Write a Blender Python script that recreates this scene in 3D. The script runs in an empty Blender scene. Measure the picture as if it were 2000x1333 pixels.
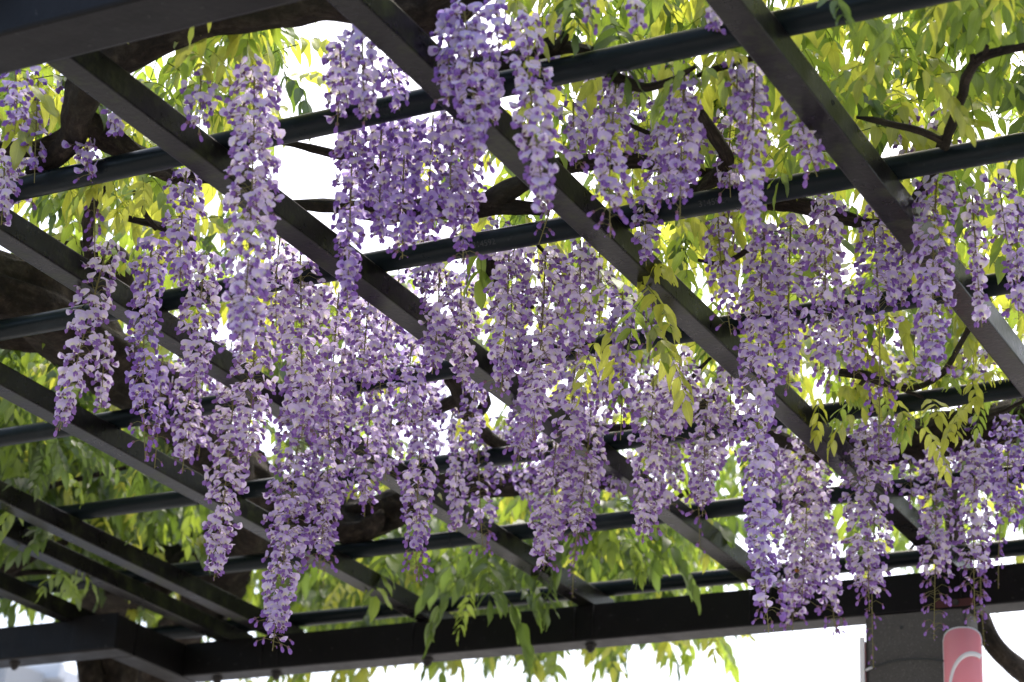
import bpy, math, random
import numpy as np
from mathutils import Vector, Matrix, noise

random.seed(7)
rng = np.random.default_rng(7)
SC = bpy.context.scene
COL = SC.collection
R_ = math.radians

# ------------------------------------------------------------------ camera
CAM = Vector((0, 0, 1.6))
F = 4368.7                      # focal length in pixels of a 2000 px wide frame
PITCH, YAW, ROLL = 0.40237, 0.50514, 0.05648
fw = Vector((-math.sin(YAW) * math.cos(PITCH), math.cos(YAW) * math.cos(PITCH), math.sin(PITCH)))
r0 = Vector((math.cos(YAW), math.sin(YAW), 0))
u0 = r0.cross(fw)
rt = r0 * math.cos(ROLL) + u0 * math.sin(ROLL)
up = -r0 * math.sin(ROLL) + u0 * math.cos(ROLL)
cam_d = bpy.data.cameras.new('camera')
cam = bpy.data.objects.new('camera', cam_d)
COL.objects.link(cam)
cam.matrix_world = Matrix(((rt.x, up.x, -fw.x, CAM.x), (rt.y, up.y, -fw.y, CAM.y), (rt.z, up.z, -fw.z, CAM.z), (0, 0, 0, 1)))
cam_d.sensor_width = 36
cam_d.lens = F / 2000 * 36
cam_d.clip_start = 0.05
cam_d.clip_end = 3000
cam_d.dof.use_dof = True
cam_d.dof.focus_distance = 4.4
cam_d.dof.aperture_fstop = 4.8
SC.camera = cam

# ------------------------------------------------------------------ sky, sun, exposure
SUN_EL, SUN_AZ = 58, -8         # azimuth measured from +Y towards +X
w = bpy.data.worlds.new('World')
SC.world = w
w.use_nodes = True
nt = w.node_tree
nt.nodes.clear()
sky = nt.nodes.new('ShaderNodeTexSky')
sky.sky_type = 'NISHITA'
sky.sun_disc = False
sky.sun_elevation = R_(SUN_EL)
sky.sun_rotation = R_(SUN_AZ)
sky.air_density = 1.0
sky.dust_density = 5.0
sky.ozone_density = 1.0
bg = nt.nodes.new('ShaderNodeBackground')
bg.inputs['Strength'].default_value = 0.15
wo = nt.nodes.new('ShaderNodeOutputWorld')
nt.links.new(sky.outputs[0], bg.inputs['Color'])
nt.links.new(bg.outputs[0], wo.inputs['Surface'])
sd = bpy.data.lights.new('sun', 'SUN')
sd.energy = 1.5
sd.angle = R_(14)
sd.color = (1.0, 0.96, 0.9)
sun = bpy.data.objects.new('sun', sd)
COL.objects.link(sun)
sdir = Vector((math.sin(R_(SUN_AZ)) * math.cos(R_(SUN_EL)), math.cos(R_(SUN_AZ)) * math.cos(R_(SUN_EL)), math.sin(R_(SUN_EL))))
sun.rotation_euler = sdir.to_track_quat('Z', 'Y').to_euler()
SC.view_settings.view_transform = 'Standard'
SC.view_settings.look = 'None'
SC.view_settings.gamma = 1
SC.view_settings.use_curve_mapping = False
SC.view_settings.exposure = 1.56
SC.cycles.max_bounces = 8
SC.cycles.diffuse_bounces = 4
SC.cycles.transmission_bounces = 6
SC.cycles.transparent_max_bounces = 8

# ------------------------------------------------------------------ helpers
def ray(px, py):
    return rt * ((px - 1000) / F) - up * ((py - 666.5) / F) + fw
def at_z(px, py, z):            # world point of a photo pixel on a level plane z above the camera
    v = ray(px, py)
    return CAM + v * (z / v.z)
def at_y(px, py, y):            # ... on the upright plane at distance y
    v = ray(px, py)
    return CAM + v * (y / v.y)
def to_px(p):
    q = Vector(p) - CAM
    d = q.dot(fw)
    return 1000 + F * q.dot(rt) / d, 666.5 - F * q.dot(up) / d

def tag(o, label=None, cat=None, group=None, kind=None):
    if label: o['label'] = label
    if cat: o['category'] = cat
    if group: o['group'] = group
    if kind: o['kind'] = kind
    return o
def empty(name, loc=(0, 0, 0)):
    o = bpy.data.objects.new(name, None)
    o.empty_display_size = 0.05
    o.location = loc
    COL.objects.link(o)
    return o
def link(name, mesh, parent=None, loc=None):
    o = bpy.data.objects.new(name, mesh)
    COL.objects.link(o)
    if loc is not None: o.location = loc
    if parent is not None: o.parent = parent
    return o

class MB:
    """collects vertices, faces, uvs and material indices of one mesh"""
    def __init__(s): s.v = []; s.f = []; s.uv = []; s.mi = []
    def add(s, vs, fs, uvs=None, mi=0):
        o = len(s.v)
        s.v += [tuple(x) for x in vs]
        s.uv += list(uvs) if uvs is not None else [(0, 0)] * len(vs)
        for f in fs:
            s.f.append(tuple(i + o for i in f)); s.mi.append(mi)
    def box(s, lo, hi, mi=0):
        x0, y0, z0 = lo; x1, y1, z1 = hi
        s.add([(x0,y0,z0),(x1,y0,z0),(x1,y1,z0),(x0,y1,z0),(x0,y0,z1),(x1,y0,z1),(x1,y1,z1),(x0,y1,z1)],
              [(0,3,2,1),(4,5,6,7),(0,1,5,4),(1,2,6,5),(2,3,7,6),(3,0,4,7)], mi=mi)
    def tube(s, pts, rad, n=6, mi=0, cap=True, wob=None, lobes=0):
        pts = [Vector(p) for p in pts]
        if not hasattr(rad, '__len__'): rad = [rad] * len(pts)
        vs = []; uvs = []
        t0 = (pts[1] - pts[0]).normalized()
        ref = Vector((0, 0, 1)) if abs(t0.z) < .9 else Vector((1, 0, 0))
        a = t0.cross(ref).normalized()
        L = 0
        for i, p in enumerate(pts):
            t = (pts[min(i + 1, len(pts) - 1)] - pts[max(i - 1, 0)]).normalized()
            a = (a - t * a.dot(t)).normalized(); b = t.cross(a)
            if i: L += (p - pts[i-1]).length
            for k in range(n):
                th = 2 * math.pi * k / n
                r = rad[i]
                if wob: r *= wob(p, th, L)
                vs.append(p + (a * math.cos(th) + b * math.sin(th)) * r); uvs.append((k / n, L))
        fs = []
        for i in range(len(pts) - 1):
            for k in range(n):
                k2 = (k + 1) % n
                fs.append((i*n+k, i*n+k2, (i+1)*n+k2, (i+1)*n+k))
        if cap:
            fs.append(tuple(range(n))[::-1]); fs.append(tuple((len(pts)-1)*n+k for k in range(n)))
        s.add(vs, fs, uvs, mi)
    def mesh(s, name, mats, smooth=True):
        me = bpy.data.meshes.new(name)
        me.from_pydata(s.v, [], s.f)
        uvl = me.uv_layers.new(name='UVMap')
        li = np.empty(len(me.loops), dtype=np.int32); me.loops.foreach_get('vertex_index', li)
        uvl.data.foreach_set('uv', np.array(s.uv, dtype=np.float32)[li].ravel())
        for m in mats: me.materials.append(m)
        me.polygons.foreach_set('material_index', np.array(s.mi, dtype=np.int32))
        me.polygons.foreach_set('use_smooth', np.full(len(me.polygons), smooth))
        me.update()
        return me
    def build(s, name, mats, parent=None, smooth=True, loc=None):
        return link(name, s.mesh(name, mats, smooth), parent, loc)

# ------------------------------------------------------------------ materials
def mat(name):
    m = bpy.data.materials.new(name); m.use_nodes = True
    m.node_tree.nodes.clear()
    return m, m.node_tree
def nd(t, typ, **kw):
    n = t.nodes.new(typ)
    for k, v in kw.items():
        if k in n.inputs.keys(): n.inputs[k].default_value = v
        else: setattr(n, k, v)
    return n
def ramp(t, src, stops, interp='LINEAR'):
    r = t.nodes.new('ShaderNodeValToRGB'); r.color_ramp.interpolation = interp
    e = r.color_ramp.elements
    while len(e) < len(stops): e.new(.5)
    for x, (p, c) in zip(e, stops): x.position = p; x.color = (*c, 1) if len(c) == 3 else c
    t.links.new(src, r.inputs[0]); return r.outputs[0]
def mixc(t, fac, a, b, mode='MIX'):
    m = t.nodes.new('ShaderNodeMix'); m.data_type = 'RGBA'; m.blend_type = mode
    for k, v in ((0, fac), (6, a), (7, b)):
        if isinstance(v, bpy.types.NodeSocket): t.links.new(v, m.inputs[k])
        else: m.inputs[k].default_value = v if k == 0 else (*v, 1)
    return m.outputs[2]
def mathn(t, op, a, b=None, c=None):
    m = t.nodes.new('ShaderNodeMath'); m.operation = op
    for i, v in enumerate((a, b, c)):
        if v is None: continue
        if isinstance(v, bpy.types.NodeSocket): t.links.new(v, m.inputs[i])
        else: m.inputs[i].default_value = v
    return m.outputs[0]
def texn(t, scale, detail=6, rough=.6, stretch=None, coord='Object'):
    tc = t.nodes.new('ShaderNodeTexCoord'); n = nd(t, 'ShaderNodeTexNoise', Scale=scale, Detail=detail, Roughness=rough)
    if stretch:
        mp = t.nodes.new('ShaderNodeMapping'); mp.inputs['Scale'].default_value = stretch
        t.links.new(tc.outputs[coord], mp.inputs[0]); t.links.new(mp.outputs[0], n.inputs['Vector'])
    else: t.links.new(tc.outputs[coord], n.inputs['Vector'])
    return n.outputs['Fac']
def out(t, sh):
    o = t.nodes.new('ShaderNodeOutputMaterial'); t.links.new(sh, o.inputs['Surface'])
def bump(t, h, strength=.3, dist=.01):
    b = nd(t, 'ShaderNodeBump', Strength=strength, Distance=dist); t.links.new(h, b.inputs['Height']); return b.outputs[0]

def painted_steel(name, dark, light, rough, spots=(.16, .16, .15), moss=0.0, stretch=(6, 6, 6)):
    m, t = mat(name)
    n1 = texn(t, 1.6, 8, .65, stretch); n2 = texn(t, 90, 3, .5); n3 = texn(t, 14, 6, .7)
    c = mixc(t, n1, dark, light)
    ns = texn(t, 5, 7, .7, (1, 9, 1)); wear = ramp(t, ns, [(.54, (0, 0, 0)), (.72, (1, 1, 1))])
    c = mixc(t, mathn(t, 'MULTIPLY', wear, .5), c, [x * 3.2 for x in light])
    sp = ramp(t, n2, [(.68, (0, 0, 0)), (.74, (1, 1, 1))])
    c = mixc(t, mathn(t, 'MULTIPLY', sp, .35), c, spots)
    if moss:
        mm = ramp(t, n3, [(.52, (0, 0, 0)), (.70, (1, 1, 1))])
        c = mixc(t, mathn(t, 'MULTIPLY', mm, moss), c, (.07, .09, .02))
    b = nd(t, 'ShaderNodeBsdfPrincipled'); t.links.new(c, b.inputs['Base Color'])
    rr = mathn(t, 'MULTIPLY_ADD', n3, .35, rough - .15); t.links.new(rr, b.inputs['Roughness'])
    b.inputs['Specular IOR Level'].default_value = .15
    t.links.new(bump(t, mathn(t, 'ADD', n2, n3), .12, .004), b.inputs['Normal'])
    out(t, b.outputs[0]); return m
M_RAFTER = painted_steel('rafter_paint', (.0025, .0021, .0020), (.0065, .006, .006), .28, moss=.30, spots=(.07, .07, .065))
M_BEAM = painted_steel('beam_paint', (.0026, .0022, .0020), (.0062, .0056, .0055), .42, moss=.0, spots=(.07, .07, .065))
M_PIPE = painted_steel('pipe_paint', (.004, .007, .008), (.008, .012, .013), .30, spots=(.03, .035, .035))
M_BOLT = painted_steel('bolt_paint', (.02, .02, .02), (.05, .045, .04), .6)
M_PRIMER = painted_steel('red_primer', (.045, .018, .017), (.08, .03, .028), .7)

m, t = mat('bark')
nB = texn(t, 95, 6, .7); nC = texn(t, 5, 3, .5); nD = texn(t, 26, 8, .72)
tc = t.nodes.new('ShaderNodeTexCoord'); mp = t.nodes.new('ShaderNodeMapping'); mp.inputs['Scale'].default_value = (9, 14, 1)
t.links.new(tc.outputs['UV'], mp.inputs[0]); nU = nd(t, 'ShaderNodeTexNoise', Scale=1.4, Detail=8, Roughness=.7, Distortion=.6)
t.links.new(mp.outputs[0], nU.inputs['Vector']); nU = mathn(t, 'MULTIPLY_ADD', nU.outputs['Fac'], .55, mathn(t, 'MULTIPLY', nD, .45))
c = ramp(t, nU, [(.36, (.007, .005, .004)), (.50, (.030, .022, .015)), (.66, (.095, .073, .052))])
c = mixc(t, ramp(t, nC, [(.5, (0, 0, 0)), (.75, (.6, .6, .6))]), c, (.035, .036, .018))
c = mixc(t, ramp(t, nB, [(.62, (0, 0, 0)), (.75, (.5, .5, .5))]), c, (.10, .09, .07))
b = nd(t, 'ShaderNodeBsdfPrincipled', Roughness=.9); t.links.new(c, b.inputs['Base Color'])
b.inputs['Specular IOR Level'].default_value = .2
t.links.new(bump(t, mathn(t, 'ADD', mathn(t, 'MULTIPLY', nU, 1.4), mathn(t, 'MULTIPLY', nB, .5)), .9, .02), b.inputs['Normal'])
out(t, b.outputs[0]); M_BARK = m

def thin_leaf(name, refl, trans, rand=.25, gloss=.08, vein=True):
    m, t = mat(name)
    oi = t.nodes.new('ShaderNodeObjectInfo'); uv = t.nodes.new('ShaderNodeUVMap')
    sx = t.nodes.new('ShaderNodeSeparateXYZ'); t.links.new(uv.outputs[0], sx.inputs[0])
    u = mathn(t, 'ABSOLUTE', sx.outputs[0])            # distance from the midrib, 0..1
    mid = mathn(t, 'LESS_THAN', u, .07)
    ph = mathn(t, 'SUBTRACT', mathn(t, 'MULTIPLY', sx.outputs[1], 46.0), mathn(t, 'MULTIPLY', u, 9.0))
    sv = mathn(t, 'POWER', mathn(t, 'MAXIMUM', mathn(t, 'SINE', ph), 0.0), 8.0)
    vn = mathn(t, 'MAXIMUM', mid, mathn(t, 'MULTIPLY', sv, .35))
    geo = t.nodes.new('ShaderNodeTexCoord'); nz = nd(t, 'ShaderNodeTexNoise', Scale=5.0, Detail=3); t.links.new(geo.outputs['Object'], nz.inputs['Vector'])
    f = mathn(t, 'ADD', mathn(t, 'MULTIPLY', oi.outputs['Random'], .5), mathn(t, 'MULTIPLY', nz.outputs['Fac'], .6))
    lo = [x * (1 - rand) for x in trans]; hi = [min(x * (1 + rand), 1) for x in trans]
    ct = mixc(t, f, lo, hi); ct = mixc(t, mathn(t, 'MULTIPLY', vn, .5), ct, [min(1, x * 1.25 + .03) for x in trans])
    cr = mixc(t, f, [x * .8 for x in refl], [x * 1.2 for x in refl]); cr = mixc(t, mathn(t, 'MULTIPLY', vn, .4), cr, [min(1, x * 1.7) for x in refl])
    d = nd(t, 'ShaderNodeBsdfDiffuse'); t.links.new(cr, d.inputs['Color'])
    tr = nd(t, 'ShaderNodeBsdfTranslucent'); t.links.new(ct, tr.inputs['Color'])
    a = t.nodes.new('ShaderNodeMixShader'); a.inputs[0].default_value = .5
    t.links.new(d.outputs[0], a.inputs[1]); t.links.new(tr.outputs[0], a.inputs[2])
    g = nd(t, 'ShaderNodeBsdfGlossy', Roughness=.45); a2 = t.nodes.new('ShaderNodeMixShader'); a2.inputs[0].default_value = gloss
    t.links.new(a.outputs[0], a2.inputs[1]); t.links.new(g.outputs[0], a2.inputs[2])
    bn = bump(t, mathn(t, 'MULTIPLY', vn, -1.0), .25, .002)
    for s_ in (d, tr, g): t.links.new(bn, s_.inputs['Normal'])
    out(t, a2.outputs[0]); return m
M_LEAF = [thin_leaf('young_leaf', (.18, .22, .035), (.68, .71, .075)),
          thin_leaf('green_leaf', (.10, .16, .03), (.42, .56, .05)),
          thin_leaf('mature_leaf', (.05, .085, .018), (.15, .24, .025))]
def plain_thin(name, refl, trans, mix=.35):
    m, t = mat(name)
    d = nd(t, 'ShaderNodeBsdfDiffuse', Color=(*refl, 1)); tr = nd(t, 'ShaderNodeBsdfTranslucent', Color=(*trans, 1))
    a = t.nodes.new('ShaderNodeMixShader'); a.inputs[0].default_value = mix
    t.links.new(d.outputs[0], a.inputs[1]); t.links.new(tr.outputs[0], a.inputs[2]); out(t, a.outputs[0]); return m
M_STEM = plain_thin('flower_stem', (.24, .22, .09), (.12, .12, .04), .15)
M_TWIG = plain_thin('leaf_stalk', (.12, .17, .04), (.1, .14, .03), .2)
M_CALYX = plain_thin('calyx', (.22, .12, .17), (.2, .1, .15), .2)
# petals: the object's colour picks the shade of its raceme, the uv radius the spot at the base
m, t = mat('banner_petal')
oi = t.nodes.new('ShaderNodeObjectInfo'); uv = t.nodes.new('ShaderNodeUVMap')
sx = t.nodes.new('ShaderNodeSeparateXYZ'); t.links.new(uv.outputs[0], sx.inputs[0])
so = t.nodes.new('ShaderNodeSeparateColor'); t.links.new(oi.outputs['Color'], so.inputs[0])
tone = mathn(t, 'ADD', so.outputs[0], mathn(t, 'MULTIPLY_ADD', oi.outputs['Random'], .55, -.27))
base = mixc(t, tone, (.80, .71, .88), (.45, .33, .73))
base = mixc(t, mathn(t, 'MULTIPLY', ramp(t, sx.outputs[1], [(.0, (1, 1, 1)), (.22, (.8, .8, .8)), (.42, (0, 0, 0))]), .9), base, (.86, .85, .55))
fine = mathn(t, 'POWER', mathn(t, 'ABSOLUTE', mathn(t, 'SINE', mathn(t, 'MULTIPLY', sx.outputs[0], 60.0))), 6.0)
base = mixc(t, mathn(t, 'MULTIPLY', fine, .16), base, (.36, .22, .60))
d = nd(t, 'ShaderNodeBsdfDiffuse'); t.links.new(base, d.inputs['Color'])
tr = nd(t, 'ShaderNodeBsdfTranslucent'); t.links.new(base, tr.inputs['Color'])
a = t.nodes.new('ShaderNodeMixShader'); a.inputs[0].default_value = .44
t.links.new(d.outputs[0], a.inputs[1]); t.links.new(tr.outputs[0], a.inputs[2]); out(t, a.outputs[0]); M_BANNER = m
m, t = mat('keel_petal')
oi = t.nodes.new('ShaderNodeObjectInfo'); uv = t.nodes.new('ShaderNodeUVMap')
sx = t.nodes.new('ShaderNodeSeparateXYZ'); t.links.new(uv.outputs[0], sx.inputs[0])
so = t.nodes.new('ShaderNodeSeparateColor'); t.links.new(oi.outputs['Color'], so.inputs[0])
tone = mathn(t, 'ADD', so.outputs[0], mathn(t, 'MULTIPLY_ADD', oi.outputs['Random'], .55, -.27))
base = mixc(t, tone, (.39, .22, .56), (.25, .12, .47))
base = mixc(t, ramp(t, sx.outputs[1], [(.0, (1, 1, 1)), (.45, (0, 0, 0))]), base, (.46, .33, .55))
d = nd(t, 'ShaderNodeBsdfDiffuse'); t.links.new(base, d.inputs['Color'])
tr = nd(t, 'ShaderNodeBsdfTranslucent'); t.links.new(base, tr.inputs['Color'])
a = t.nodes.new('ShaderNodeMixShader'); a.inputs[0].default_value = .25
t.links.new(d.outputs[0], a.inputs[1]); t.links.new(tr.outputs[0], a.inputs[2]); out(t, a.outputs[0]); M_KEEL = m

def simple(name, col, rough=.6, noise_amt=.15, scale=30, bmp=.1, metal=0):
    m, t = mat(name); n = texn(t, scale, 6, .65)
    c = mixc(t, n, [x * (1 - noise_amt) for x in col], [min(1, x * (1 + noise_amt)) for x in col])
    b = nd(t, 'ShaderNodeBsdfPrincipled', Roughness=rough, Metallic=metal); t.links.new(c, b.inputs['Base Color'])
    t.links.new(bump(t, n, bmp, .004), b.inputs['Normal']); out(t, b.outputs[0]); return m
m, t = mat('column_stone')
n1 = texn(t, 260, 2, .5); n2 = texn(t, 6, 5, .6); vr = t.nodes.new('ShaderNodeTexVoronoi'); vr.inputs['Scale'].default_value = 150
tc = t.nodes.new('ShaderNodeTexCoord'); t.links.new(tc.outputs['Object'], vr.inputs['Vector'])
c = mixc(t, n2, (.055, .052, .046), (.09, .087, .078))
c = mixc(t, ramp(t, vr.outputs['Distance'], [(.10, (.7, .7, .7)), (.30, (0, 0, 0))]), c, (.17, .165, .15))
c = mixc(t, ramp(t, n1, [(.62, (0, 0, 0)), (.7, (1, 1, 1))]), c, (.04, .04, .038))
b = nd(t, 'ShaderNodeBsdfPrincipled', Roughness=.85); t.links.new(c, b.inputs['Base Color'])
t.links.new(bump(t, n1, .5, .003), b.inputs['Normal']); out(t, b.outputs[0]); M_COLUMN = m
M_PAVE = simple('pavement', (.27, .26, .245), .9, .25, 3, .1)
M_SIGNRED = simple('sign_red', (.88, .30, .34), .45, .06, 8, .02)
M_SIGNWHITE = simple('sign_white', (.82, .82, .82), .45, .04, 8, .02)
M_SIGNDARK = simple('sign_side_red', (.62, .10, .13), .5, .06, 8, .02)
M_WIRE = simple('wire_rubber', (.02, .022, .022), .5, .2, 20, .05)
M_WIREEND = simple('wire_clip_metal', (.55, .55, .55), .35, .2, 20, .05, .8)
M_WALL = simple('building_white', (.62, .64, .67), .7, .08, 2, .02)
M_BLUE = simple('building_blue', (.16, .26, .42), .6, .08, 2, .02)
M_GREY = simple('building_grey', (.35, .36, .37), .7, .08, 2, .02)
M_BEEBLK = simple('bee_black', (.012, .011, .012), .35, .3, 60, .3)
M_BEEORG = simple('bee_fur', (.42, .17, .02), .95, .4, 900, .8)
M_BEEWING = plain_thin('bee_wing_film', (.06, .05, .05), (.10, .08, .07), .5)
M_PRINT = simple('grey_print', (.018, .022, .022), .7, .05, 20, .0)

# ------------------------------------------------------------------ ground
mb = MB()
mb.add([(-900, -900, 0), (900, -900, 0), (900, 900, 0), (-900, 900, 0)], [(0, 1, 2, 3)])
tag(mb.build('ground', [M_PAVE], smooth=False), kind='structure')

def catm(P, per):
    P = [Vector(p) for p in P]; o = []
    Q = [P[0] * 2 - P[1]] + P + [P[-1] * 2 - P[-2]]
    for i in range(1, len(Q) - 2):
        for k in range(per):
            s = k / per; a, b, c, d = Q[i-1], Q[i], Q[i+1], Q[i+2]
            o.append(.5 * ((2*b) + (c-a)*s + (2*a-5*b+4*c-d)*s*s + (3*b-a-3*c+d)*s**3))
    o.append(P[-1]); return o
# ------------------------------------------------------------------ pergola
H = 1.6 + 1.8                    # underside of the rafters
HR, WR = 0.0514, 0.0501          # rafter height and width
RP = 0.0226                      # pipe radius
K = (1.8 + HR + RP) / (1.8 + .12923)
RX = [-4.3452, -3.8146, -3.2855, -2.7587, -2.2274, -1.6989, -1.1684, -0.638, -0.107]
PY = [2.954 * K, 3.5034 * K, 4.0577 * K, 4.6094 * K, 5.1595 * K, 5.7197 * K]
YB, HB, WB = 5.4524, 0.1059, 0.0853
ZP = H + HR + RP
XJ, YL = -4.11, 5.122            # where the far beam steps towards the viewer
perg = tag(empty('pergola', (-2.2, 3.9, 0)), 'dark painted steel pergola of flat rafters under round pipes carrying the wisteria', 'pergola')
PL = Vector((-2.2, 3.9, 0))
def bevel_box(lo, hi, bev=.004):
    """box with chamfered edges"""
    import bmesh
    bm = bmesh.new()
    bmesh.ops.create_cube(bm, size=1)
    for v in bm.verts:
        v.co = Vector([lo[i] + (hi[i] - lo[i]) * (v.co[i] + .5) for i in range(3)]) - PL
    bmesh.ops.bevel(bm, geom=list(bm.edges), offset=bev, segments=2, affect='EDGES', profile=.6)
    return bm
def bb(name, lo, hi, m, parent, bev=.004):
    bm = bevel_box(lo, hi, bev); me = bpy.data.meshes.new(name); bm.to_mesh(me); bm.free()
    me.materials.append(m)
    return link(name, me, parent)
for x in RX:
    y1 = YB + .14 if x > XJ else YL + .14
    r = bb('rafter', (x, 2.10, H), (x + WR, y1, H + HR), M_RAFTER, perg, .003)
bb('rafter', (-4.003, 3.60, H + .0015), (-4.003 + WR, YB + .14, H + HR - .002), M_RAFTER, perg, .003)
pipes = []
for y in PY:
    mb = MB()
    pts = [Vector((x, y, ZP)) - PL for x in np.linspace(-7.0, 1.6, 24)]
    mb.tube(pts, RP, 28)
    for jx in (-2.02 - .9, -.6):                       # sleeve joints of the tube
        mb.tube([Vector((jx + q, y, ZP)) - PL for q in (0, .004)], RP + .0012, 28)
    pipes.append(mb.build('cross_pipe', [M_PIPE], perg))
for y in PY:                                            # thin saddle clips of the pipes, kept with the pergola
    for x in RX + [-4.003]:
        if x < XJ and y > YL + .1: continue
        mb = MB()
        mb.box((x + .006 - PL.x, y - .014 - PL.y, H + HR - .001), (x + .044 - PL.x, y + .014 - PL.y, H + HR + .006))
        mb.build('saddle', [M_BOLT], perg, smooth=False)
# far edge beam, its step and the near edge beam
far_beam = bb('edge_beam', (XJ + .002, YB, H - HB), (1.6, YB + WB, H - .001), M_BEAM, perg, .005)
bb('edge_beam', (-7, YL, H - HB), (XJ, YL + WB, H - .001), M_BEAM, perg, .005)
bb('cross_beam', (XJ - WB, YL + WB + .002, H - HB), (XJ, YB + WB, H - .002), M_BEAM, perg, .005)
bb('joint_plate', (XJ - .17, YL - .004, H - HB + .004), (XJ - .004, YL - .0005, H + .006), M_BEAM, perg, .002)
bb('edge_beam', (-7, 2.172, H - HB), (1.6, 2.272, H - .001), M_BEAM, perg, .006)
def bolt(px, py, ybeam):
    p = at_y(px, py - 8, ybeam); p.z = H - HB
    mb = MB()
    mb.tube([p - PL + Vector((0, 0, -.0)), p - PL + Vector((0, 0, -.004))], .017, 14)
    mb.tube([p - PL + Vector((0, 0, -.004)), p - PL + Vector((0, 0, -.015))], .0125, 6)
    mb.tube([p - PL + Vector((0, 0, -.015)), p - PL + Vector((0, 0, -.021))], .007, 10)
    mb.build('bolt', [M_BOLT], perg, smooth=False)
for q in ((426, 1321), (541, 1310), (836, 1286), (1154, 1258)): bolt(*q, YB + WB * .55)
bolt(30, 1295, YL + WB * .5)
# weld seams where rafters meet the beam
for x in RX[1:]:
    mb = MB()
    for s in (-.004, WR + .004):
        mb.tube([Vector((x + s, YB - .0015, H - HB + .012)) - PL, Vector((x + s, YB - .0015, H - .006)) - PL], .0016, 6)
    mb.build('weld', [M_BEAM], perg)
# red primer plate and bolt above the column
p = at_y(1868, 1196, YB - .002)
pl = bb('primer_plate', (p.x - .055, YB - .0035, H - HB + .002), (p.x + .05, YB - .0005, H - HB + .022), M_PRIMER, perg, .001)
mb = MB(); q = Vector((p.x, YB - .0035, H - HB + .012)) - PL
mb.tube([q, q + Vector((0, -.006, 0))], .0085, 6); mb.build('bolt', [M_BOLT], perg, smooth=False)
# faint stamped numbers on the pipes
def stamp(px, py, y, txt, size, parent):
    cu = bpy.data.curves.new('print', 'FONT'); cu.body = txt; cu.size = size; cu.align_x = 'CENTER'; cu.align_y = 'CENTER'
    to = bpy.data.objects.new('print', cu); COL.objects.link(to)
    me = bpy.data.meshes.new_from_object(to); bpy.data.objects.remove(to)
    me.materials.clear(); me.materials.append(M_PRINT)
    v = ray(px, py); cx = CAM + v * (y / v.y)
    a0 = math.atan2(cx.z - ZP, cx.y - y)
    for vt in me.vertices:                               # wrap round the tube
        ang = R_(212) - vt.co.y / (RP + .0005)
        vt.co = Vector((cx.x + vt.co.x, y + math.cos(ang) * (RP + .0005), ZP + math.sin(ang) * (RP + .0005))) - PL
    return link('pipe_number', me, parent)
stamp(1397, 388, PY[1], '314592', .017, perg)
stamp(955, 472, PY[1], '314592', .017, perg)
mb = MB()                                                # a small round stamp on the bright side of one rafter
p = at_z(1627, 201, 1.8 + HR * .55)
rx = RX[6] + WR + .0006
ang = np.linspace(0, 2 * math.pi, 15)
v = ray(1627, 201); c0 = CAM + v * (rx / v.x)
pts = [Vector((rx, c0.y + math.cos(a) * .006, c0.z + math.sin(a) * .005)) - PL for a in ang]
mb.tube(pts, .0007, 4, cap=False); mb.build('stamp_ring', [M_WIRE], perg)

# ------------------------------------------------------------------ column, banner sign, wire
X0, X1, Y0 = -1.9095, -1.6362, YB + .004
CX, CY = (X0 + X1) / 2, Y0 + .06
col_t = tag(empty('concrete_column', (CX, CY, 0)), 'grey speckled square stone column under the far beam, strapped by a wire', 'column')
import bmesh
bm = bmesh.new(); bmesh.ops.create_cube(bm, size=1)
for v in bm.verts: v.co = Vector((v.co.x * (X1 - X0), v.co.y * .12, (v.co.z + .5) * (H - HB - .002)))
bmesh.ops.bevel(bm, geom=[e for e in bm.edges if abs(e.verts[0].co.z - e.verts[1].co.z) > 1], offset=.012, segments=3, affect='EDGES')
me = bpy.data.meshes.new('shaft'); bm.to_mesh(me); bm.free(); me.materials.append(M_COLUMN); link('shaft', me, col_t)
mb = MB(); hp = at_y(1761, 1226, Y0 - .0005) - Vector((CX, CY, 0))
mb.tube([hp + Vector((0, .004, 0)), hp + Vector((0, -.0008, 0))], .0048, 12); mb.build('bolt_hole', [M_WIRE], col_t)
w0 = at_y(1693, 1308, Y0 - .006)
wt = tag(empty('strap_wire', w0), 'thin black wire arching across the grey column between the red signs', 'wire')
mb = MB()
ps = [at_y(a, b, Y0 - y) - w0 for a, b, y in ((1690, 1311, -.03), (1693, 1308, .006), (1715, 1300, .008), (1745, 1291, .012), (1780, 1287.5, .014), (1820, 1288, .018), (1858, 1293.5, .032))]
mb.tube(catm(ps, 6), .0030, 8); mb.build('strand', [M_WIRE], wt)
mb = MB(); mb.tube([at_y(1691, 1309, Y0 - .009) - w0, at_y(1704, 1304, Y0 - .010) - w0], [.0050, .0034], 8); mb.build('clip', [M_WIREEND], wt)
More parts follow.
